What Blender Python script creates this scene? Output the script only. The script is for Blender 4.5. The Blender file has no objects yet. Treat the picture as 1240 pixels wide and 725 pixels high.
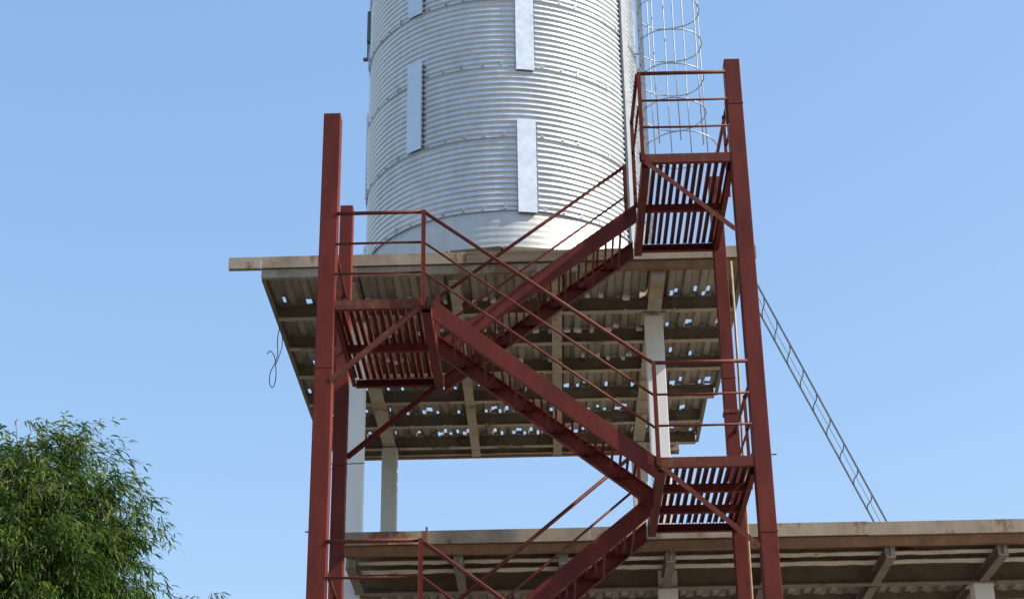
import bpy, bmesh, math, random
from mathutils import Vector, Matrix
random.seed(7)
PI = math.pi
scene = bpy.context.scene

# ------------------------------------------------------------------ camera
CAM_POS = Vector((0, 0, 1.6)); PITCH, ROLL, YAW = math.radians(25.0), math.radians(.85), math.radians(1.1)
fw = Vector((-math.sin(YAW) * math.cos(PITCH), math.cos(YAW) * math.cos(PITCH), math.sin(PITCH)))
rt = Vector((math.cos(YAW), math.sin(YAW), 0)); up = rt.cross(fw)
r2 = rt * math.cos(ROLL) - up * math.sin(ROLL); u2 = rt * math.sin(ROLL) + up * math.cos(ROLL)
cd = bpy.data.cameras.new('camera'); cam = bpy.data.objects.new('camera', cd)
scene.collection.objects.link(cam)
cam.matrix_world = Matrix(((r2.x, u2.x, -fw.x, CAM_POS.x), (r2.y, u2.y, -fw.y, CAM_POS.y), (r2.z, u2.z, -fw.z, CAM_POS.z), (0, 0, 0, 1)))
cd.sensor_fit = 'HORIZONTAL'; cd.sensor_width = 36; cd.lens = 36 * 2100 / 1240; cd.clip_end = 3000; cd.clip_start = .1
scene.camera = cam

# ------------------------------------------------------------------ sky, sun, exposure
SUN_EL, SUN_AZ = math.radians(40), math.radians(80)       # azimuth to the right of straight behind the camera
sdir = Vector((math.sin(SUN_AZ) * math.cos(SUN_EL), -math.cos(SUN_AZ) * math.cos(SUN_EL), math.sin(SUN_EL)))
w = bpy.data.worlds.new('World'); scene.world = w; w.use_nodes = True
nt = w.node_tree; sky = nt.nodes.new('ShaderNodeTexSky'); sky.sky_type = 'NISHITA'; sky.sun_disc = False
sky.sun_elevation = SUN_EL; sky.sun_rotation = PI - SUN_AZ; sky.air_density = 1.0; sky.dust_density = .9; sky.ozone_density = 1.1
gm = nt.nodes.new('ShaderNodeGamma'); gm.inputs[1].default_value = .42; hs = nt.nodes.new('ShaderNodeHueSaturation'); hs.inputs['Saturation'].default_value = 1.9; hs.inputs['Hue'].default_value = .506
nt.links.new(sky.outputs[0], gm.inputs[0]); nt.links.new(gm.outputs[0], hs.inputs['Color'])
nt.links.new(hs.outputs[0], nt.nodes['Background'].inputs[0]); nt.nodes['Background'].inputs[1].default_value = .15
sl = bpy.data.lights.new('sun', 'SUN'); sl.energy = 2.4; sl.angle = math.radians(.53); sl.color = (1, .93, .82)
so = bpy.data.objects.new('sun', sl); scene.collection.objects.link(so)
so.rotation_euler = sdir.to_track_quat('Z', 'Y').to_euler(); so.location = sdir * 60
vs = scene.view_settings; vs.view_transform = 'Standard'; vs.look = 'None'; vs.gamma = 1; vs.exposure = 1.83

# ------------------------------------------------------------------ helpers
ORG = {}
def V(*a): return Vector(a)
def link(o): scene.collection.objects.link(o); return o
def tag(o, label=None, cat=None, group=None, kind=None):
    for k, v in (('label', label), ('category', cat), ('group', group), ('kind', kind)):
        if v: o[k] = v
    return o
def empty(name, loc, label, cat, group=None):
    o = bpy.data.objects.new(name, None); link(o); o.location = loc; ORG[o] = Vector(loc); o.empty_display_size = .3
    return tag(o, label, cat, group)
def place(name, me, loc, parent=None):
    o = bpy.data.objects.new(name, me); link(o); loc = Vector(loc); ORG[o] = loc.copy()
    if parent: o.parent = parent; o.location = loc - ORG[parent]
    else: o.location = loc
    return o

class MB:
    """collects boxes, bars, profiles and tubes into one mesh"""
    def __init__(s): s.v = []; s.f = []
    def add(s, vs, fs):
        n = len(s.v); s.v += [Vector(x) for x in vs]; s.f += [[i + n for i in q] for q in fs]; return s
    def box(s, x0, x1, y0, y1, z0, z1):
        return s.add([(x0, y0, z0), (x1, y0, z0), (x1, y1, z0), (x0, y1, z0), (x0, y0, z1), (x1, y0, z1), (x1, y1, z1), (x0, y1, z1)],
                     [(0, 3, 2, 1), (4, 5, 6, 7), (0, 1, 5, 4), (1, 2, 6, 5), (2, 3, 7, 6), (3, 0, 4, 7)])
    def prof(s, p0, p1, pts, side=None, cut=None):
        """extrude a closed 2-D outline (a across, b up) from p0 to p1; cut = shear end planes to be vertical in that axis"""
        p0, p1 = Vector(p0), Vector(p1); d = (p1 - p0).normalized()
        sd = Vector(side) if side else d.cross(V(0, 0, 1)).normalized()
        u = sd.cross(d).normalized() if not cut else Vector(cut)
        n = len(pts); vs = [p0 + sd * a + u * b for a, b in pts] + [p1 + sd * a + u * b for a, b in pts]
        fs = [(i, (i + 1) % n, (i + 1) % n + n, i + n) for i in range(n)] + [tuple(range(n))[::-1], tuple(range(n, 2 * n))]
        return s.add(vs, fs)
    def bar(s, p0, p1, a, b, side=None, cut=None):
        return s.prof(p0, p1, [(-a / 2, -b / 2), (a / 2, -b / 2), (a / 2, b / 2), (-a / 2, b / 2)], side, cut)
    def tube(s, pts, r, n=8, closed=False, r1=None):
        pts = [Vector(p) for p in pts]; m = len(pts); rings = []; prev = None
        for i, p in enumerate(pts):
            if closed: d = (pts[(i + 1) % m] - pts[i - 1]).normalized()
            else: d = (pts[min(i + 1, m - 1)] - pts[max(i - 1, 0)]).normalized()
            a = V(0, 0, 1) if abs(d.z) < .9 else V(1, 0, 0)
            if prev is not None: a = prev
            b = d.cross(a).normalized(); a = b.cross(d).normalized(); prev = a
            rr = r if r1 is None else r + (r1 - r) * i / (m - 1)
            rings.append([p + (a * math.cos(2 * PI * k / n) + b * math.sin(2 * PI * k / n)) * rr for k in range(n)])
        vs = [q for g in rings for q in g]; fs = []
        for i in range(m if closed else m - 1):
            j = (i + 1) % m
            fs += [(i * n + k, i * n + (k + 1) % n, j * n + (k + 1) % n, j * n + k) for k in range(n)]
        if not closed: fs += [tuple(range(n)), tuple(range((m - 1) * n, m * n))[::-1]]
        return s.add(vs, fs)
    def mesh(s, name, mat, origin, smooth=False, bevel=0):
        me = bpy.data.meshes.new(name); bm = bmesh.new()
        bv = [bm.verts.new(p - origin) for p in s.v]
        for q in s.f:
            try: bm.faces.new([bv[i] for i in q])
            except ValueError: pass
        bmesh.ops.recalc_face_normals(bm, faces=bm.faces[:])
        if bevel:
            es = [e for e in bm.edges if len(e.link_faces) == 2 and e.calc_face_angle(0) > .6]
            bmesh.ops.bevel(bm, geom=es, offset=bevel, segments=2, affect='EDGES', profile=.6)
        bm.to_mesh(me); bm.free()
        if smooth: me.polygons.foreach_set('use_smooth', [True] * len(me.polygons))
        me.materials.append(mat); return me
    def centre(s):
        lo = Vector([min(p[i] for p in s.v) for i in range(3)]); hi = Vector([max(p[i] for p in s.v) for i in range(3)]); return (lo + hi) / 2
    def build(s, name, mat, parent=None, smooth=False, bevel=0):
        c = s.centre(); return place(name, s.mesh(name, mat, c, smooth, bevel), c, parent)

def C(a, b, t, tf):       # channel outline: web depth b, flange length a to +side, web t, flange tf
    return [(0, -b/2), (a, -b/2), (a, -b/2 + tf), (t, -b/2 + tf), (t, b/2 - tf), (a, b/2 - tf), (a, b/2), (0, b/2)]
def I(a, b, t, tf):
    return [(-a/2, -b/2), (a/2, -b/2), (a/2, -b/2 + tf), (t/2, -b/2 + tf), (t/2, b/2 - tf), (a/2, b/2 - tf), (a/2, b/2), (-a/2, b/2), (-a/2, b/2 - tf), (-t/2, b/2 - tf), (-t/2, -b/2 + tf), (-a/2, -b/2 + tf)]
def L(a, b, t):
    return [(0, 0), (a, 0), (a, t), (t, t), (t, b), (0, b)]

# ------------------------------------------------------------------ materials
def mat(name, c1, c2, scale=6, rough=.6, metal=0, stretch=(1, 1, 1), rust=None, rust_at=.62, rust_scale=3, bump=.15, bump_scale=40, spec=.4, dirt=None, dirt_at=.5, dirt_scale=1.2, trans=0):
    m = bpy.data.materials.new(name); m.use_nodes = True; t = m.node_tree; b = t.nodes['Principled BSDF']
    N, K = t.nodes.new, t.links.new
    geo = N('ShaderNodeNewGeometry'); mp = N('ShaderNodeMapping'); K(geo.outputs['Position'], mp.inputs[0]); mp.inputs['Scale'].default_value = stretch
    n1 = N('ShaderNodeTexNoise'); n1.inputs['Scale'].default_value = scale; n1.inputs['Detail'].default_value = 8; n1.inputs['Roughness'].default_value = .65; K(mp.outputs[0], n1.inputs['Vector'])
    r1 = N('ShaderNodeValToRGB'); r1.color_ramp.elements[0].position = .3; r1.color_ramp.elements[1].position = .7
    r1.color_ramp.elements[0].color = (*c1, 1); r1.color_ramp.elements[1].color = (*c2, 1); K(n1.outputs[0], r1.inputs[0])
    col = r1.outputs[0]
    for cc, at, sc, wd in ((dirt, dirt_at, dirt_scale, .25), (rust, rust_at, rust_scale, .07)):
        if not cc: continue
        n2 = N('ShaderNodeTexNoise'); n2.inputs['Scale'].default_value = sc; n2.inputs['Detail'].default_value = 10; n2.inputs['Roughness'].default_value = .7; K(mp.outputs[0], n2.inputs['Vector'])
        r = N('ShaderNodeMapRange'); r.inputs[1].default_value = at; r.inputs[2].default_value = at + wd; K(n2.outputs[0], r.inputs[0])
        mx = N('ShaderNodeMix'); mx.data_type = 'RGBA'; K(r.outputs[0], mx.inputs[0]); K(col, mx.inputs[6]); mx.inputs[7].default_value = (*cc, 1); col = mx.outputs[2]
    K(col, b.inputs['Base Color'])
    rr = N('ShaderNodeMapRange'); rr.inputs[3].default_value = rough - .1; rr.inputs[4].default_value = min(1, rough + .14); K(n1.outputs[0], rr.inputs[0]); K(rr.outputs[0], b.inputs['Roughness'])
    b.inputs['Metallic'].default_value = metal; b.inputs['Specular IOR Level'].default_value = spec
    if bump:
        n3 = N('ShaderNodeTexNoise'); n3.inputs['Scale'].default_value = bump_scale; n3.inputs['Detail'].default_value = 4; K(geo.outputs['Position'], n3.inputs['Vector'])
        bp = N('ShaderNodeBump'); bp.inputs['Strength'].default_value = bump; bp.inputs['Distance'].default_value = .01; K(n3.outputs[0], bp.inputs['Height']); K(bp.outputs[0], b.inputs['Normal'])
    return m

RED = mat('red_oxide_paint', (.085, .0155, .0115), (.165, .030, .0215), 4, .58, spec=.15, stretch=(1, 1, .35), rust=(.085, .034, .018), rust_at=.60, rust_scale=5, bump=.12, dirt=(.085, .019, .015), dirt_at=.5)
REDB = mat('weathered_red_paint', (.10, .022, .0145), (.14, .033, .021), 7, .62, spec=.2, rust=(.13, .058, .028), rust_at=.53, rust_scale=6, bump=.2)
DARKRED = mat('dark_oiled_steel', (.02, .014, .012), (.05, .03, .024), 30, .8, spec=.1, bump=.3)
TAN = mat('weathered_tan_steel', (.30, .245, .18), (.40, .345, .27), 5, .7, rust=(.15, .068, .028), rust_at=.57, rust_scale=1.9, bump=.2, dirt=(.22, .16, .10), dirt_at=.5, dirt_scale=1.6)
FASC = mat('dusty_fascia_steel', (.22, .168, .115), (.38, .31, .235), 4, .7, stretch=(1, 1, .6), rust=(.19, .095, .045), rust_at=.53, rust_scale=2.3, bump=.2, dirt=(.26, .20, .14), dirt_at=.52, dirt_scale=1.4)
WOOD = mat('dark_weathered_timber', (.10, .072, .045), (.20, .15, .10), 4, .85, stretch=(.25, 1, 3), rust=(.07, .045, .025), rust_at=.56, rust_scale=3, bump=.4)
SOFF = mat('pale_dusty_sheet', (.42, .38, .31), (.58, .54, .46), 5, .7, rust=(.2, .1, .05), rust_at=.6, rust_scale=3, bump=.2)
BROWN = mat('brown_rusty_channel', (.15, .068, .028), (.27, .135, .06), 6, .75, stretch=(1, 1, .5), rust=(.14, .06, .025), rust_at=.6, rust_scale=4, bump=.25)
BEAM = mat('dull_beam_paint', (.135, .105, .076), (.215, .175, .13), 6, .75, rust=(.11, .055, .026), rust_at=.58, rust_scale=3, bump=.15)
DECK = mat('dull_galvanised_deck', (.23, .203, .163), (.36, .322, .268), 3, .55, metal=.2, stretch=(1, .3, 1), bump=.1, dirt=(.17, .135, .10), dirt_at=.50, dirt_scale=2.5)
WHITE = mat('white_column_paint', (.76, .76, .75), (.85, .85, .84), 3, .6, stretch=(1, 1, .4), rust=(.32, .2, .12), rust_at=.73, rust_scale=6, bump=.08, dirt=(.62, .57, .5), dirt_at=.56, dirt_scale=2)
SHADECOL = mat('white_column_shaded', (.52, .52, .51), (.60, .60, .58), 3, .65, stretch=(1, 1, .4), bump=.08)  # white column paint with the rear row's shade put into the colour
GAPLIGHT = mat('gap_light_white', (.78, .80, .82), (.88, .89, .9), 20, .7, bump=.3)  # white that stands in for sky light through deck gaps
ZINC = mat('galvanised_silo_steel', (.62, .655, .70), (.74, .78, .83), 9, .47, metal=.82, stretch=(1, 1, .5), bump=.05, bump_scale=25, dirt=(.54, .56, .59), dirt_at=.52, dirt_scale=1.5)
ZINC2 = mat('galvanised_base_steel', (.50, .50, .50), (.62, .61, .60), 6, .55, metal=.6, stretch=(1, 1, .4), bump=.06, dirt=(.48, .44, .38), dirt_at=.5, dirt_scale=2)
STIFF = mat('galvanised_stiffener', (.62, .64, .67), (.74, .76, .78), 12, .45, metal=.75, bump=.05)
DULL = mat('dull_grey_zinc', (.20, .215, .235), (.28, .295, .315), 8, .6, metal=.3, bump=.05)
SEAM = mat('dull_seam_zinc', (.34, .36, .39), (.52, .54, .57), 30, .6, metal=.5, bump=0)
BOLT = mat('dark_bolt', (.12, .12, .12), (.2, .2, .2), 10, .5, metal=.6, bump=0)
LADDER = mat('grey_galvanised_ladder', (.22, .23, .24), (.34, .35, .36), 10, .45, metal=.6, bump=0)
DARKSTEEL = mat('dark_ladder_steel', (.10, .105, .11), (.17, .175, .18), 10, .55, metal=.3, bump=0)
WIRE = mat('dark_wire', (.03, .03, .03), (.06, .06, .06), 10, .6, bump=0)
PIPE = mat('tan_plastic_pipe', (.20, .125, .065), (.34, .24, .14), 8, .5, bump=0)
BARK = mat('grey_bark', (.09, .07, .05), (.17, .14, .1), 12, .9, stretch=(1, 1, .3), bump=.6, bump_scale=30)
GROUND = mat('bounce_yard_concrete', (.205, .172, .14), (.285, .245, .205), .8, .95, bump=.4, bump_scale=6, dirt=(.13, .11, .085), dirt_at=.58, dirt_scale=.4)

GRASSY = mat('rough_grass_ground', (.045, .05, .035), (.08, .08, .055), .8, .95, bump=.5, bump_scale=6, dirt=(.13, .10, .06), dirt_at=.6, dirt_scale=.1)

def leaf_mat(name, c1, c2):
    m = bpy.data.materials.new(name); m.use_nodes = True; t = m.node_tree; b = t.nodes['Principled BSDF']; N, K = t.nodes.new, t.links.new
    geo = N('ShaderNodeNewGeometry'); r = N('ShaderNodeValToRGB'); r.color_ramp.elements[0].color = (*c1, 1); r.color_ramp.elements[1].color = (*c2, 1)
    K(geo.outputs['Random Per Island'], r.inputs[0]); K(r.outputs[0], b.inputs['Base Color']); b.inputs['Roughness'].default_value = .55; b.inputs['Specular IOR Level'].default_value = .2
    tr = N('ShaderNodeBsdfTranslucent'); K(r.outputs[0], tr.inputs[0]); mx = N('ShaderNodeMixShader'); mx.inputs[0].default_value = .35
    K(b.outputs[0], mx.inputs[1]); K(tr.outputs[0], mx.inputs[2]); K(mx.outputs[0], t.nodes['Material Output'].inputs[0]); return m
LEAF = leaf_mat('green_leaf', (.024, .066, .013), (.068, .122, .02))
LEAFY = leaf_mat('young_yellow_green_leaf', (.085, .135, .02), (.155, .185, .028))

# ------------------------------------------------------------------ ground
g = MB(); g.add([(-1500, -1500, 0), (1500, -1500, 0), (1500, 1500, 0), (-1500, 1500, 0)], [(0, 1, 2, 3)])
tag(g.build('ground', GRASSY), kind='structure')
tag(MB().box(-9, 16, 2, 34, -.1, .004).build('bounce_yard', GROUND), kind='structure')  # unseen pale slab, added to bounce light onto the platform underside

# ------------------------------------------------------------------ lower canopy
FY = 18.6
can = empty('canopy_roof', (3.4, 21.8, 0), 'long low steel canopy roof with tan fascia behind the red stairs', 'canopy')
CX0, CX1, CY1 = -2.27, 9.6, 24.8
xs = [CX0, .47, 3.55, 6.6, CX1]
for i in range(4):                                        # fascia lengths butt with small offsets, as in the photo
    dz = (.0, .004, -.003, .005)[i]
    MB().prof((xs[i] + .001, FY, 7.381 + dz), (xs[i+1] - .001, FY, 7.381 + dz), C(.06, .152, .006, .01), side=(0, 1, 0)).build('fascia', FASC, can, bevel=.002)
xs = [CX0 - .0, 2.45, 5.4, CX1]
for i in range(3):
    MB().prof((xs[i] + .003, FY + .03, 7.246), (xs[i+1] - .003, FY + .03, 7.246), C(.06, .11, .006, .009), side=(0, 1, 0)).build('edge_channel', BROWN, can, bevel=.002)
MB().box(-1.36, -1.335, FY - .008, FY - .001, 7.33, 7.50).build('stub_post', BROWN, can)
for Y in (19.8, 24.4):
    MB().prof((CX0, Y, 7.185), (CX1, Y, 7.185), I(.13, .23, .01, .014), side=(0, 1, 0)).build('main_beam', BEAM, can)
RX = [-2.2, -1.0, .17, 1.36, 2.5, 3.79, 5.03, 6.25, 7.5, 8.7]
for x in RX:
    MB().prof((x, FY + .037, 7.125), (x, 19.733, 7.125), I(.1, .14, .009, .012), side=(1, 0, 0)).build('rafter', BEAM, can)
    MB().prof((x, 19.867, 7.125), (x, 24.333, 7.125), I(.1, .14, .009, .012), side=(1, 0, 0)).build('rafter', BEAM, can)
    MB().box(x - .053, x + .053, FY + .095, FY + .103, 7.05, 7.192).build('end_plate', TAN, can)
for Y in (18.97, 19.32, 20.3, 21.0, 21.8, 22.6, 23.4, 24.1):
    MB().prof((CX0, Y, 7.247), (CX1, Y, 7.247), C(.05, .1, .004, .006), side=(0, 1, 0)).build('purlin', TAN if Y < 19.5 else BEAM, can)
for Y, wd in ((18.93, .13), (19.28, .15)):
    for i in range(len(RX) - 1):
        m = MB(); n = 10; xa, xb = RX[i] + .056, RX[i+1] - .056; vs = []
        for q in range(n + 1):
            x = xa + (xb - xa) * q / n
            for y, dy in ((Y - wd/2, random.uniform(-.012, .012)), (Y + wd/2, random.uniform(-.02, .02))):
                for z in (7.185, 7.195): vs.append((x, y + dy, z))
        for q in range(n):
            b_ = q * 4; m.add([vs[b_ + k] for k in (0, 2, 6, 4, 1, 3, 7, 5)], [(0, 3, 2, 1), (4, 5, 6, 7), (0, 1, 5, 4), (1, 2, 6, 5), (2, 3, 7, 6), (3, 0, 4, 7)])
        m.build('soffit_strip', SOFF, can)
def deck_sheet(name, x0, x1, y0, y1, z, pitch, h, m, parent, holes=()):
    """trapezoidal ribbed sheet running front to back, with thickness; holes = (x, y, half-width y) burnt through the flats"""
    prof = []; x = x0
    while x < x1 - 1e-6:
        for fx, zz in ((0, 0), (.18, 0), (.36, 0), (.5, h), (.68, h), (.86, h)):
            if x + fx * pitch <= x1 + 1e-6: prof.append((x + fx * pitch, z + zz))
        x += pitch
    prof.append((x1, z)); mb = MB()
    for (xa, za), (xb, zb) in zip(prof[:-1], prof[1:]):
        hs_ = sorted((hy - hl, hy + hl) for hx, hy, hl in holes if xa <= hx < xb and abs(za - zb) < 1e-6)
        y = y0; spans = []
        for a, b in hs_:
            if a > y and b < y1 - .01: spans.append((y, a)); y = b
        spans.append((y, y1))
        for a, b in spans:
            mb.add([(xa, a, za), (xb, a, zb), (xb, b, zb), (xa, b, za), (xa, a, za + .004), (xb, a, zb + .004), (xb, b, zb + .004), (xa, b, za + .004)],
                   [(0, 3, 2, 1), (4, 5, 6, 7), (0, 1, 5, 4), (2, 3, 7, 6)])
    bm_o = mb.build(name, m, parent)
    return bm_o
x = CX0
for k in range(13):
    deck_sheet('deck_sheet', x + .003, min(x + .94, CX1) - .003, FY + .07, CY1, 7.302 + .002 * (k % 2), .2, .045, DECK, can); x += .92
def column(parent, x, y, z1, w_, m, name='column'):
    MB().box(x - w_/2, x + w_/2, y - w_/2, y + w_/2, 0, z1).build(name, m, parent, bevel=.006)
for x in (5.05, 8.7):
    for y in (19.9, 24.45): column(can, x, y, 7.063, .225, WHITE if y < 20 else SHADECOL)
    MB().box(x - .16, x + .16, 19.74, 20.04, 7.063, 7.0695).build('cap_plate', TAN, can)

# ------------------------------------------------------------------ upper platform
plat = empty('steel_platform', (-.47, 21.8, 0), 'raised steel platform on white columns carrying the silo', 'platform')
PX0, PX1, PY1 = -3.36, 2.43, 24.95
xs = [-3.755, -3.36, -.9, 1.0, 2.57]
for i in range(4):
    dz = (0, .003, .002, .004)[i]; dy = (0, .004, -.004, .003)[i]
    MB().prof((xs[i] + .002, FY + dy, 10.84 + dz), (xs[i+1] - .002, FY + dy, 10.84 + dz), C(.07, .15, .007, .01), side=(0, 1, 0)).build('fascia', (TAN, FASC, WOOD, FASC)[i], plat, bevel=.002)
xs = [PX0, -2.2, .55, PX1]
for i in range(3):
    MB().prof((xs[i] + .002, FY + .03, 10.705), (xs[i+1] - .002, FY + .03, 10.705), C(.06, .11, .006, .009), side=(0, 1, 0)).build('edge_channel', (TAN, FASC, BROWN)[i], plat, bevel=.002)
for x, sgn, ya, yb in ((PX0, 1, FY + .095, PY1), (PX1, -1, FY + .095, 22.72), (PX1 - .13, -1, 22.73, 24.6)):
    MB().prof((x, ya, 10.70), (x, yb, 10.70), C(.05, .12, .006, .008), side=(sgn, 0, 0)).build('side_channel', BEAM, plat)
PUR = [19.72, 20.67, 21.62, 22.66, 23.6, 24.5]
for i, Y in enumerate(PUR):
    x1 = PX1 - .055 - (.0 if i < 4 else .13)
    MB().prof((PX0 + .055, Y, 10.682), (x1, Y, 10.682), I(.09, .17, .008, .011), side=(0, 1, 0)).build('purlin', BEAM, plat)
    MB().box(PX0 + .055, x1, Y - .048, Y + .048, 10.5905, 10.5965).build('flange_plate', TAN, plat)
MB().prof((PX0 + .5, PY1, 10.70), (PX1 - .4, PY1, 10.70), C(.07, .14, .007, .01), side=(0, -1, 0)).build('rear_channel', FASC, plat)
MB().box(PX0 + .5, PX1 - .4, PY1 + .012, PY1 + .09, 10.615, 10.66).build('rear_angle', BROWN, plat)
for x, y0, y1, wd in ((-2.33, 18.7, 24.86, .19), (-1.05, 18.7, 24.86, .13), (.18, 18.7, 24.86, .13), (1.39, 18.7, 24.86, .17)):
    MB().prof((x, y0, 10.672), (x, y1, 10.672), I(wd, .186, .01, .012), side=(1, 0, 0)).build('cross_beam', TAN, plat)
rnd = random.Random(3)
x = PX0 + .012; k = 0
def in_silo(x, y): return (x + .47) ** 2 + (y - 20.66) ** 2 < 1.92 ** 2
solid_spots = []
while x < PX1 - .6:
    xe = x + .96 if x < 1.2 else PX1 - .012; holes = []
    for i, Y in enumerate(PUR):
        for q in range(5):
            for fx in ((.09, .27, .59, .77) if rnd.random() < .8 else (.09, .27)):
                hx = x + .002 + q * .2 + fx * .2
                pr = (.28, .36, .42, .42, .40, .30)[i] * (1.5 if (q + i) % 2 else .45)
                if rnd.random() < pr and hx < xe - .03:
                    hy = Y - rnd.uniform(.10, .15)
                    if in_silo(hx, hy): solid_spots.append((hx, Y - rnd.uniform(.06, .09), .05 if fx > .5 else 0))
                    else: holes.append((hx, hy, rnd.uniform(.045, .085)))
                if rnd.random() < .06 and not in_silo(hx, Y + .2): holes.append((hx, Y + rnd.uniform(.15, .3), rnd.uniform(.03, .06)))
    if xe > PX1 - .05:
        deck_sheet('deck_sheet', x + .002, xe - .002, FY + .1, 22.71, 10.769 + .002 * (k % 2), .2, .05, DECK, plat, holes)
        deck_sheet('deck_sheet', x + .002, xe - .13, 22.715, 24.6, 10.769 + .002 * (k % 2), .2, .05, DECK, plat, [h for h in holes if h[1] > 22.8])
    else: deck_sheet('deck_sheet', x + .002, xe - .002, FY + .1, PY1 - .02, 10.769 + .002 * (k % 2), .2, .05, DECK, plat, holes)
    x += .94; k += 1

for x in (-2.33, 1.39):
    column(plat, x, 19.9, 10.566, .225, WHITE); column(plat, x, 24.45, 10.566, .225, SHADECOL)
    MB().box(x - .15, x + .15, 19.72, 20.08, 10.5665, 10.5775).build('cap_plate', TAN, plat)
MB().box(1.31, 1.47, 18.69, 18.698, 10.56, 10.75).build('end_plate', TAN, plat)
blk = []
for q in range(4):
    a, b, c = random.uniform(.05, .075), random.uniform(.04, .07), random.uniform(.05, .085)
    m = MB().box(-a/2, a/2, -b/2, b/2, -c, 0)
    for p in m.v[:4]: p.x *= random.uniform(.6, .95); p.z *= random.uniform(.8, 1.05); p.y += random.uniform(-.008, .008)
    blk.append(m.mesh('gap_light_block', GAPLIGHT, V(0, 0, 0), bevel=.012))
for hx, hy, dz in solid_spots:  # added blocks imitate sky-lit gaps where the silo covers the deck
    o = place('gap_light_block', rnd.choice(blk), (hx, hy, 10.772 + dz), plat); o.rotation_euler.z = rnd.uniform(-.3, .3)
# rough timber pads the silo stands on
SX, SY, SR = -.47, 20.66, 1.85
N = 18
for k in range(N):
    a0, a1 = 2 * PI * (k + .02) / N, 2 * PI * (k + .98) / N; m = MB(); vs = []
    for z in (10.823, 11.075):
        for a, r in ((a0, SR - .25), (a1, SR - .25), (a1, SR + .03 + .02 * rnd.random()), (a0, SR + .03 + .02 * rnd.random())): vs.append((SX + r * math.sin(a), SY - r * math.cos(a), z))
    m.add(vs, [(0, 3, 2, 1), (4, 5, 6, 7), (0, 1, 5, 4), (1, 2, 6, 5), (2, 3, 7, 6), (3, 0, 4, 7)]).build('bearing_pad', WOOD, plat)

# ------------------------------------------------------------------ silo
silo = empty('silo', (SX, SY, 11.076), 'tall round corrugated galvanised silo standing on the platform', 'silo')
Z0, RH, NR = 11.58, 1.035, 8
def ring(z0, z1, r, amp, pitch, m, name, rows=8, seg=144):
    vs = []; fs = []; n = max(2, int(round((z1 - z0) / pitch * rows)))
    ph = random.uniform(0, 6)
    for i in range(n + 1):
        z = z0 + (z1 - z0) * i / n; rr = r + amp * math.cos(2 * PI * (z - z0) / pitch)
        for k in range(seg):
            a = 2 * PI * k / seg; wob = .0035 * math.sin(5 * a + ph + 2.1 * z) + .0025 * math.sin(13 * a + 3 * z + ph)
            vs.append((SX + (rr + wob) * math.sin(a), SY - (rr + wob) * math.cos(a), z))
    for i in range(n):
        for k in range(seg):
            j = (k + 1) % seg; fs.append((i * seg + k, i * seg + j, (i + 1) * seg + j, (i + 1) * seg + k))
    return MB().add(vs, fs).build(name, m, silo, smooth=True)
ring(11.076, Z0 + .03, SR - .004, .0022, .085, ZINC2, 'base_course', 6)
for i in range(NR):
    c = ring(Z0 + i * RH, Z0 + (i + 1) * RH + .02, SR + .004 * (i % 2), .0125, RH / 13, ZINC, 'wall_course')
    b = MB()                                              # bolts of the lap and a lap lip
    for k in range(46):
        a = 2 * PI * (k + .2 * rnd.random()) / 46; z = Z0 + i * RH + .022; r = SR + .018
        p = V(SX + r * math.sin(a), SY - r * math.cos(a), z); tdir = V(math.cos(a), math.sin(a), 0)
        b.bar(p - tdir * .02 * rnd.uniform(.3, 1), p + tdir * .02, .018, .014)
        if k % 4 == 0: b.bar(p + V(0, 0, .035) - tdir * .004, p + V(0, 0, .035) + tdir * .004, .014, .06)
    o = b.build('bolt_row', SEAM, c); o['kind'] = 'stuff'
    lip = []
    for k in range(96):
        a = 2 * PI * k / 96; lip.append((SX + (SR + .012) * math.sin(a), SY - (SR + .012) * math.cos(a), Z0 + i * RH - .004 + .003 * math.sin(9 * a)))
    MB().tube(lip, .009, 5, True).build('lap_edge', SEAM, c)
ztop = Z0 + NR * RH
seg = 48; vs = [(SX + (SR + .08) * math.sin(2*PI*k/seg), SY - (SR + .08) * math.cos(2*PI*k/seg), ztop) for k in range(seg)] + [(SX + .25 * math.sin(2*PI*k/seg), SY - .25 * math.cos(2*PI*k/seg), ztop + .95) for k in range(seg)]
MB().add(vs, [(k, (k+1) % seg, (k+1) % seg + seg, k + seg) for k in range(seg)] + [tuple(range(seg, 2*seg))]).build('roof', ZINC2, silo)
def stiff(th, z0, z1, hw_=.105, sm=None):
    th = math.radians(th); rad = V(math.sin(th), -math.cos(th), 0); tg = V(math.cos(th), math.sin(th), 0); c = V(SX, SY, 0) + rad * (SR + .012)
    h2 = hw_ + .013; pts = [(-hw_, .028), (hw_, .028), (hw_, .0), (h2, .0), (h2, .034), (-h2, .034), (-h2, .0), (-hw_, .0)]
    m = MB(); vs = [c + tg * a + rad * b + V(0, 0, z) for z in (z0, z1) for a, b in pts]; n = 8
    m.add(vs, [(i, (i+1) % n, (i+1) % n + n, i + n) for i in range(n)] + [tuple(range(n))[::-1], tuple(range(n, 2*n))])
    o = m.build('stiffener', sm or STIFF, silo)
    bb = MB(); z = z0 + .04
    while z < z1 - .02:
        p = c + tg * (hw_ + .023) + rad * .004 + V(0, 0, z); bb.bar(p - rad * .008, p + rad * .008, .016, .03); z += RH / 13
    bb.build('bolt_row', BOLT, o)['kind'] = 'stuff'
STEP = 51.4
for j in range(7):
    th = 9.8 + STEP * (j - 1)
    if j == 0: th = -36.3
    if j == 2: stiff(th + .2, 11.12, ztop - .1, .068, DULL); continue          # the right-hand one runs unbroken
    z = 11.54 if j in (1, 3, 5) else 10.55
    if j == 0: z = 12.63
    if j == 6: z = 10.75
    while z < ztop - 1:
        stiff(th, max(z, 11.16), z + 1.32); z += 2.05
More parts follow.
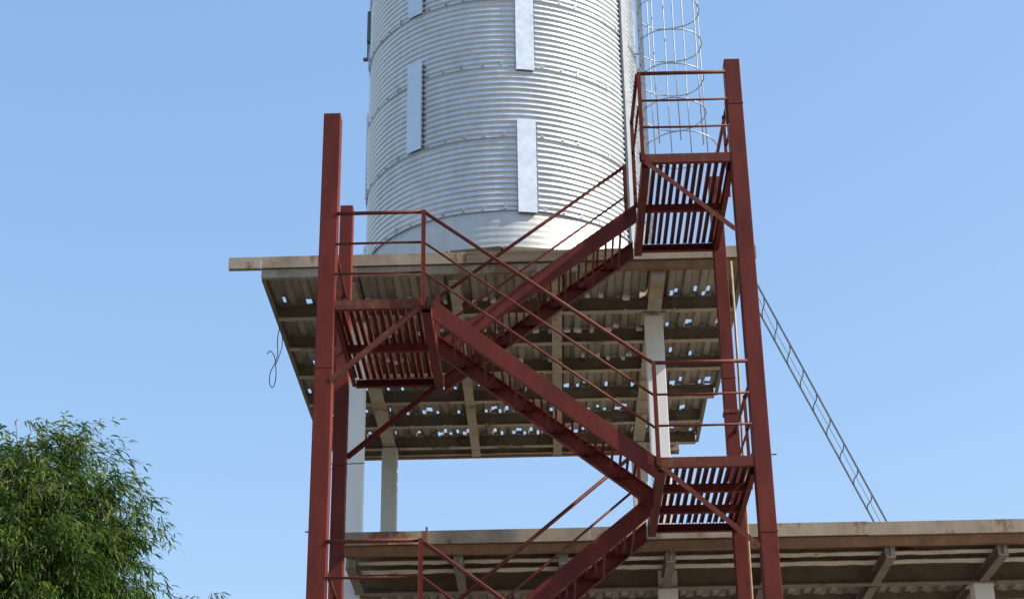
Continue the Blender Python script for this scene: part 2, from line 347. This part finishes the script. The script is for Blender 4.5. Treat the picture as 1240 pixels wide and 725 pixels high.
# hinged bracket on the left edge near the top of the view
th = math.radians(-86); rad = V(math.sin(th), -math.cos(th), 0); c = V(SX, SY, 0) + rad * (SR + .02)
MB().bar(c + V(0, 0, 15.2), c + V(0, 0, 15.7), .09, .09, side=tuple(rad)).bar(c + V(0, 0, 14.93) + rad * .03, c + V(0, 0, 15.21) + rad * .03, .02, .02, side=tuple(rad)).box(c.x - .09, c.x - .02, c.y - .03, c.y + .03, 14.91, 14.94).build('bracket', BOLT, silo)

# ------------------------------------------------------------------ caged ladder on the silo
cl = empty('caged_ladder', (1.85, 20.4, 12.9), 'grey galvanised safety cage ladder fixed to the right side of the silo', 'ladder')
LX, LY, LR = 1.86, 20.42, .43
ltop = 18.6; bot = 12.95
for y in (20.22, 20.62):
    MB().box(1.43, 1.475, y - .012, y + .012, 12.0, ltop).build('ladder_rail', LADDER, cl)
z = 12.15
rg = MB().tube([(0, -.19, 0), (0, .19, 0)], .011, 6).mesh('rung', LADDER, V(0, 0, 0), True)
while z < ltop: place('rung', rg, (1.452, 20.42, z), cl); z += .29
for z in (12.3, 13.5, 14.7, 15.9):
    for y in (20.22, 20.62): MB().box(1.30, 1.43, y - .02, y + .02, z, z + .008).build('stand_off', LADDER, cl)
k = 0; z = 13.29
while z < ltop:
    r = LR * (1.14 if k == 0 else 1.0); pts = []
    for q in range(33):
        a = math.radians(-152 + 304 * q / 32); pts.append((LX + (r - LR) + r * math.cos(a) + random.uniform(-.004, .004), LY + r * math.sin(a), z + .012 * math.sin(3 * a + k)))
    pts[0] = (1.455, 20.22, z); pts[-1] = (1.455, 20.62, z)
    MB().tube(pts, .009, 6).build('cage_hoop', LADDER, cl, smooth=True); z += .555; k += 1
for a in (-128, -88, -40, 12, 58, 95, 130):
    a = math.radians(a); x, y = LX + (LR - .004) * math.cos(a), LY + (LR - .004) * math.sin(a)
    MB().tube([(x + .012, y, 13.2 + (.1 if a > 0 else 0)), (x, y, 14.4), (x + .004, y, 15.6), (x, y, ltop)], .008, 6).build('cage_bar', LADDER, cl, smooth=True)

# ------------------------------------------------------------------ red stair tower
st = empty('stair_tower', (0, 17.05, 0), 'dark red steel zigzag stair tower with open slat landings', 'staircase')
Y0, YR = 16.0, 18.12
XL, XRr = -2.21, 2.112
def redcol(x, y, z1, w_, splices=()):
    c = MB().box(x - w_/2, x + w_/2, y, y + w_, 0, z1).build('column', RED, st, bevel=.007)
    for z in splices:
        MB().box(x - w_/2 - .004, x + w_/2 + .004, y - .004, y + w_ + .004, z, z + .012).build('splice_weld', REDB, c, bevel=.003)
    MB().box(x - w_/2 - .1, x + w_/2 + .1, y - .1, y + w_ + .1, .002, .022).build('base_plate', REDB, c)
redcol(XL, Y0, 11.32, .18, (8.36, 4.2)); redcol(XRr, Y0, 11.88, .168, (11.32, 6.56, 3.0))
redcol(-2.28, YR - .1, 11.28, .15, (8.0,)); redcol(2.07, YR - .1, 11.55, .145, (8.98, 5.5))
XA, XB = -1.15, 1.09            # inner edges of the left and right landings
slat_cache = {}
def landing(side, z, mids=1, back=YR + .02):
    if side == 'L': x0, x1, xi, xo = XL + .09, XA, XA, XL + .09
    else: x0, x1, xi, xo = XB, XRr - .084, XB, XRr - .084
    fr = MB().prof((x0, Y0 + .004, z - .052), (x1, Y0 + .004, z - .052), C(.05, .104, .006, .009), side=(0, 1, 0)).build('landing', REDB, st, bevel=.002)
    ys = [Y0 + .08 + (back - Y0 - .1) * (i + 1) / (mids + 1) for i in range(mids)]
    for y in ys + [back]:
        MB().prof((x0, y, z - .062), (x1, y, z - .062), C(-.05 if y == back else .05, .085, .006, .009), side=(0, 1, 0)).build('cross_beam', RED, fr)
    s = 1 if side == 'L' else -1
    MB().prof((xi + .004 * s, Y0 + .06, z - .07), (xi + .004 * s, back + .01, z - .07), C(.085 * -s, .14, .007, .01), side=(1, 0, 0)).build('side_beam', RED, fr, bevel=.002)
    MB().prof((xo - .03 * s, Y0 + .19, z - .07), (xo - .03 * s, back - .11, z - .07), C(.05 * s, .12, .007, .01), side=(1, 0, 0)).build('side_beam', RED, fr, bevel=.002)
    n = 12; ln = back - Y0 - .07
    if ln not in slat_cache:
        slat_cache[ln] = MB().prof((0, -ln/2, 0), (0, ln/2, 0), [(-.021, -.012), (-.016, -.012), (-.016, .013), (.016, .013), (.016, -.012), (.021, -.012), (.021, .018), (-.021, .018)], side=(1, 0, 0)).mesh('slat', RED, V(0, 0, 0))
    for i in range(n):
        x = x0 + .06 + (x1 - x0 - .12) * i / (n - 1) + random.uniform(-.006, .006)
        o = place('slat', slat_cache[ln], (x, (Y0 + back) / 2 + .03, z - .007 + random.uniform(-.002, .002)), fr); o.rotation_euler.z = random.uniform(-.004, .004)
    # knee braces front and rear
    for y, zz in ((Y0 - .006, 0), (back + .03, 0))[:2 if side == 'L' else 1]:
        a = V(xi - .03 * s, y, z - .06); b = V(xo - .005 * s, y, z - .9 + zz)
        if y > 17: a.y = b.y = YR - .02; b = V(-2.215, YR - .02, z - .93)
        MB().prof(a, b, L(.05, .05, .006), side=(0, 1 if y < 17 else -1, 0)).build('knee_brace', REDB if y < 17 else RED, st)
    MB().box(xi - .03, xi + .03, Y0 - .012, Y0 - .003, z - .1, z + .01).build('joint_plate', DARKRED, fr)
    return fr
def rails(p0, p1, hs, post0=True, post1=True, r=(.021, .0135)):
    """a straight run of railing between two floor points with posts; hs from the top rail down"""
    p0, p1 = Vector(p0), Vector(p1)
    top = MB().tube([p0 + V(0, 0, hs[0]), p1 + V(0, 0, hs[0])], r[0], 8).build('handrail', REDB, st, smooth=True)
    for h in hs[1:]: MB().tube([p0 + V(0, 0, h), p0.lerp(p1, .5) + V(0, 0, h + random.uniform(-.008, .004)), p1 + V(0, 0, h)], r[1], 8).build('mid_rail', REDB, top, smooth=True)
    for p, on in ((p0, post0), (p1, post1)):
        if on: MB().prof(p + V(-.02, -.02, -.09), p + V(-.02, -.02, hs[0] + .012), L(.042, .042, .006), side=(1, 0, 0)).build('post', RED, top)
    return top
STW = C(.055, .2, .007, .011)
def flight(xa, za, xb, zb, y0, y1, n, near_rail):
    """stringers from (xa, za) to (xb, zb); near web at y0, far web at y1; n risers"""
    sl_ = (zb - za) / (xb - xa); ang = math.atan(sl_); vh = .172 / math.cos(ang)
    P = [(0, -vh/2), (.055, -vh/2), (.055, -vh/2 + .013), (.007, -vh/2 + .013), (.007, vh/2 - .013), (.055, vh/2 - .013), (.055, vh/2), (0, vh/2)]
    off = -vh / 2 + .0
    for y, s in ((y0, 1), (y1, -1)):
        MB().prof((xa, y, za + off), (xb, y, zb + off), [(a * s, b) for a, b in P], side=(0, 1, 0), cut=(0, 0, 1)).build('stringer', RED, st, bevel=.002)
    rise, run = (zb - za) / n, (xb - xa) / n
    ln = (y1 - y0) - .016
    key = ('bar', round(ln, 3))
    if key not in slat_cache:
        slat_cache[key] = MB().prof((0, -ln/2, 0), (0, ln/2, 0), L(.024, .03, .005), side=(1, 0, 0)).mesh('tread_bar', RED, V(0, 0, 0))
        slat_cache[key, 'f'] = MB().prof((-.085, -ln/2, -.002), (.085, -ln/2, -.002), L(.035, -.03, .004), side=(0, 1, 0)).mesh('tread', RED, V(0, 0, 0))
        slat_cache[key, 'b'] = MB().prof((-.085, ln/2, -.002), (.085, ln/2, -.002), L(-.035, -.03, .004), side=(0, 1, 0)).mesh('tread_bracket', RED, V(0, 0, 0))
    for i in range(1, n):
        x = xa + run * (i - .5 + (.5 if rise < 0 else .5)); z = za + rise * i - .115
        t = place('tread', slat_cache[key, 'f'], (x, (y0 + y1) / 2, z), st)
        place('tread_bracket', slat_cache[key, 'b'], (x, (y0 + y1) / 2, z), t)
        for q in range(4):
            o = place('tread_bar', slat_cache[key], (x - .125 + .083 * q + random.uniform(-.006, .006), (y0 + y1) / 2, z), t); o.rotation_euler.z = random.uniform(-.006, .006)
    for hs in near_rail:
        pass
FW = .98
FLY, RLY = Y0 + .012, Y0 + 1.10
LZ = {'T': 10.722, 'L1': 9.1, 'R1': 7.333, 'L2': 5.55, 'R2': 3.78, 'L3': 2.0}
landing('R', LZ['T']); landing('L', LZ['L1']); landing('R', LZ['R1'], 2); landing('L', LZ['L2']); landing('R', LZ['R2'], 2); landing('L', LZ['L3'])
R3 = (1.0, .645, .3)
for a, b in (('L1', 'R1'), ('L2', 'R2'), ('L3', None)):
    za = LZ[a]; zb = LZ[b] if b else .02
    xb = XB if b else XB + .15
    flight(XA + .03, za, xb, zb, FLY, FLY + FW, 7, ())
    rails((-1.215, Y0 + .01, za), (1.095 if b else 1.2, Y0 + .01, zb), R3 if b else (1.0, .645), True, True)
    rails((XL + .085, Y0 + .01, za), (-1.215, Y0 + .01, za), R3, False, False)
    rails((XL - .02, Y0 + .18, za), (-2.27, YR - .1, za), R3, False, False)
for a, b in (('L1', 'T'), ('L2', 'R1'), ('L3', 'R2')):
    za, zb = LZ[a], LZ[b]
    flight(XA + .03, za, XB - .02, zb, RLY, RLY + FW, 7, ())
    rails((-1.13, RLY - .01, za - .0), (.955, RLY - .01, zb - .06), (.52, .14), True, True, (.021, .0135))
for k in ('T', 'R1', 'R2'):
    z = LZ[k]
    rails((1.095, Y0 + .01, z), (XRr - .08, Y0 + .01, z), (1.0, .66, .33), k == 'T', False, (.021, .0125))
    rails((XRr + .01, Y0 + .17, z), (2.09, YR - .1, z), (1.0, .64, .3), False, False)
    MB().prof((2.075, Y0 + .95, z - .03), (2.075, Y0 + .95, z + 1.0), L(.035, .035, .005), side=(1, 0, 0)).build('post', RED, st)
rails((1.08, Y0 + .03, LZ['T']), (1.06, RLY - .04, LZ['T']), (1.0, .6), False, True)
for x, z, d in ((-2.286, 6.663, -1), (2.204, 7.352, 1)):              # short bars poking out of the columns
    MB().tube([(x - d * .02, Y0 + .05, z), (x + d * .05, Y0 + .05, z + .004)], .007, 6).build('tie_bar', REDB, st)
MB().box(1.985, 2.155, YR - .106, YR + .052, 8.56, 8.60).build('clamp_band', REDB, st, bevel=.003)
MB().tube([(-2.42, YR - .11, 8.05), (-2.0, YR - .112, 8.055)], .006, 6).build('tie_bar', REDB, st)
MB().box(XRr - .10, XRr - .084, Y0 + .02, Y0 + .12, 11.1, 11.4).build('lug_plate', RED, st)
for x, z in ((-.02, 8.22), (.33, 7.94), (.62, 7.71), (-.55, 8.64)):    # lifting eyes on the stringer
    pts = [(x + .022 * math.cos(a * PI / 5), FLY + .01, z - .005 + .02 + .022 * math.sin(a * PI / 5)) for a in range(10)]
    MB().tube(pts, .005, 5, True).build('eye_ring', RED, st)

# ------------------------------------------------------------------ leaning ladder, downpipe, wire
al = empty('leaning_ladder', (3.3, 18.97, 7.35), 'thin dark leaning ladder rising from the canopy to the platform corner', 'ladder')
A0, A1, B0, B1 = V(2.47, 18.80, 10.745), V(3.875, 18.80, 7.352), V(2.47, 19.17, 10.66), V(3.855, 19.17, 7.352)
MB().bar(A0, A1, .022, .016).build('ladder_rail', DARKSTEEL, al); MB().bar(B0, B1, .022, .016).build('ladder_rail', DARKSTEEL, al)
for i in range(11):
    t = .03 + i * .092; p, q = A0.lerp(A1, t), B0.lerp(B1, t + .012)
    MB().tube([p, p.lerp(q, .35) + V(.012, 0, -.006), p.lerp(q, .7) + V(-.006, 0, .008), q], .007, 6).build('rung', DARKSTEEL, al)
MB().tube([A0.lerp(B0, .55) + V(.03, 0, 0)] + [A0.lerp(A1, t).lerp(B0.lerp(B1, t), .5 + .06 * math.sin(7 * t)) for t in (.2, .4, .6, .8)] + [A1.lerp(B1, .5)], .004, 5).build('rope', DARKSTEEL, al)
pp = MB().tube([(2.235, 18.42, 10.62), (2.23, 18.41, 9.2), (2.20, 18.42, 7.6), (2.19, 18.42, 6.0), (2.185, 18.42, 0.0)], .016, 8).build('downpipe', PIPE, None, smooth=True)
tag(pp, 'thin tan vertical pipe behind the right red columns', 'pipe')
wp = [(-3.345, 20.05, 10.64), (-3.36, 20.02, 10.45), (-3.345, 20.0, 10.25), (-3.37, 20, 10.13), (-3.425, 20, 10.0), (-3.43, 20, 9.86), (-3.395, 20, 9.79), (-3.36, 20, 9.86), (-3.355, 20, 10.0), (-3.37, 20, 10.13), (-3.385, 20, 10.22), (-3.44, 20, 10.29), (-3.48, 20, 10.25)]
def smooth_path(p, n=4):
    p = [Vector(q) for q in p]; out = []
    for i in range(len(p) - 1):
        a, b, c, d = p[max(i-1, 0)], p[i], p[i+1], p[min(i+2, len(p)-1)]
        for k in range(n):
            t = k / n; out.append(.5 * ((2*b) + (c - a) * t + (2*a - 5*b + 4*c - d) * t*t + (3*b - a - 3*c + d) * t**3))
    return out + [p[-1]]
hw = empty('hanging_wire', (-3.345, 20.05, 10.64), 'loop of loose dark wire hanging from the left edge of the platform', 'wire')
MB().tube(smooth_path(wp), .006, 5).build('wire_loop', WIRE, hw); MB().tube(smooth_path([(-3.33, 20.12, 10.64), (-3.31, 20.1, 10.4), (-3.36, 20.02, 10.12)]), .005, 5).build('wire_end', WIRE, hw)

# ------------------------------------------------------------------ trees
def spray_mesh(seed, nleaf, m, ls=1.0):
    """a drooping twig with long narrow hanging leaves, growing along +x then bending down"""
    r = random.Random(seed); mb = MB(); tw = []
    ln = r.uniform(.16, .28) * ls
    for i in range(6):
        t = i / 5; tw.append(V(ln * t, r.uniform(-.01, .01), .06 * t - .26 * t * t))
    for i in range(nleaf):
        t = r.uniform(.12, 1) ** .8; k = min(4, int(t * 5)); p = tw[k].lerp(tw[k + 1], t * 5 - k)
        az = r.uniform(0, 2 * PI); l = r.uniform(.08, .15) * ls; wd = r.uniform(.0105, .0155)
        d = V(math.cos(az) * .75 + .45, math.sin(az) * .8, r.uniform(-.8, .2)).normalized(); g_ = V(0, 0, -1)
        pts = [p]; dd = d.copy()
        for s in range(3):
            pts.append(pts[-1] + dd * l / 3); dd = (dd + g_ * r.uniform(.7, 1.3)).normalized()
        sd = d.cross(V(0, 0, 1)).normalized(); sd = (sd + V(0, 0, r.uniform(-.5, .5))).normalized()
        vs = [pts[0], pts[1] + sd * wd * .9 / 2, pts[1] - sd * wd * .9 / 2, pts[2] + sd * wd / 2, pts[2] - sd * wd / 2, pts[3]]
        mb.add(vs, [(0, 1, 2), (1, 3, 4, 2), (3, 5, 4)])
    me = bpy.data.meshes.new('leaf_spray'); me.from_pydata([tuple(v) for v in mb.v], [], mb.f)
    n0 = len(me.polygons)
    me.materials.append(m); me.materials.append(BARK); me.update(); me.polygons.foreach_set('use_smooth', [True] * n0)
    return me, tw
def tree(name, label, base, cz, rx, rz, nclump, nspray, nparts, seed, toplift=()):
    r = random.Random(seed); bx, by = base
    root = empty(name, (bx, by, 0), label, 'tree', 'trees')
    meshes = [spray_mesh(seed * 10 + i, 15, LEAF)[0] for i in range(6)] + [spray_mesh(seed * 10 + 7 + i, 13, LEAFY, .95)[0] for i in range(3)]
    tk = []
    for i in range(9):
        t = i / 8; tk.append(V(bx + .12 * math.sin(3 * t), by + .1 * math.sin(4 * t + 1), (cz + rz * .55) * t))
    MB().tube(tk, .15, 10, r1=.03).build('trunk', BARK, root, smooth=True)
    clumps = []
    tries = 0
    while len(clumps) < nclump and tries < 5000:
        tries += 1
        d = V(r.gauss(0, 1), r.gauss(0, 1), r.gauss(0, 1)).normalized(); q = r.uniform(.5, .97) if r.random() < .75 else r.uniform(0, .5); d.z = math.copysign(abs(d.z) ** .8, d.z)
        p = V(bx + d.x * rx * q, by + d.y * rx * q, cz + d.z * rz * q)
        if all((p - c).length > .27 for c in clumps): clumps.append(p)
    clumps += [Vector(t) for t in toplift]
    br = MB()
    for c in clumps:
        t = max(.15, min(.95, (c.z - .7 * (V(c.x, c.y, 0) - V(bx, by, 0)).length - .1) / (cz + rz * .55))); k = min(7, int(t * 8)); a = tk[k].lerp(tk[k+1], t * 8 - k)
        mid = a.lerp(c, .55) + V(r.uniform(-.1, .1), r.uniform(-.1, .1), .12)
        br.tube([a, a.lerp(mid, .5) + V(0, 0, .04), mid, c], .028, 6, r1=.007)
    sp = []
    for i in range(nspray):
        c = r.choice(clumps); d = V(r.gauss(0, 1), r.gauss(0, 1), r.gauss(0, 1)).normalized(); p = c + d * r.uniform(.05, .3)
        out = p - V(bx, by, cz - .5); az = math.atan2(out.y, out.x) + r.gauss(0, .7)
        tilt = r.uniform(-.5, .35) - .5 * max(0, (p.z - cz) / rz)
        M = Matrix.Translation(p) @ Matrix.Rotation(az, 4, 'Z') @ Matrix.Rotation(tilt, 4, 'Y') @ Matrix.Rotation(r.uniform(-.5, .5), 4, 'X') @ Matrix.Scale(r.uniform(.75, 1.15), 4)
        young = r.random() < .12 + .5 * max(0, (p.z - cz) / rz - .35)
        sp.append((p, M, r.choice(meshes[6:]) if young else r.choice(meshes[:6])))
        br.tube([c, p], .005, 4, r1=.003)
    bo = br.build('branches', BARK, root, smooth=True)
    sp.sort(key=lambda s: (s[0] - CAM_POS).length - .6 * abs(s[0].z - cz) - .3 * s[0].z)
    crown = MB(); cr = {LEAF: MB(), LEAFY: MB()}
    for p, M, me in sp[nparts:]:
        b = cr[me.materials[0]]; b.add([M @ v.co for v in me.vertices], [tuple(q.vertices) for q in me.polygons])
    for m_, b in cr.items():
        if b.v:
            me = bpy.data.meshes.new('crown'); me.from_pydata([tuple(v - ORG[root]) for v in b.v], [], b.f); me.materials.append(m_); me.polygons.foreach_set('use_smooth', [True] * len(me.polygons))
            o = place('crown', me, ORG[root], root); o['kind'] = 'stuff'
    for p, M, me in sp[:nparts]:
        o = place('leaf_spray', me, ORG[root], root); o.matrix_local = Matrix.Translation(-ORG[root]) @ M
    return root
tree('willowy_tree', 'green tree with drooping narrow leaves at the lower left', (-4.66, 14.0), 4.95, 1.2, 1.78, 300, 12000, 280, 5,
     toplift=((-4.3, 14, 6.82), (-4.1, 13.9, 6.72), (-4.9, 14.1, 6.7), (-4.55, 14.0, 6.78), (-3.8, 13.9, 6.4), (-3.6, 14, 6.1)))
tree('young_tree', 'small tree top just showing right of the larger tree', (-4.93, 24.0), 7.05, .75, .8, 34, 700, 40, 9, toplift=((-4.93, 24.0, 8.02), (-5.05, 24, 7.9)))
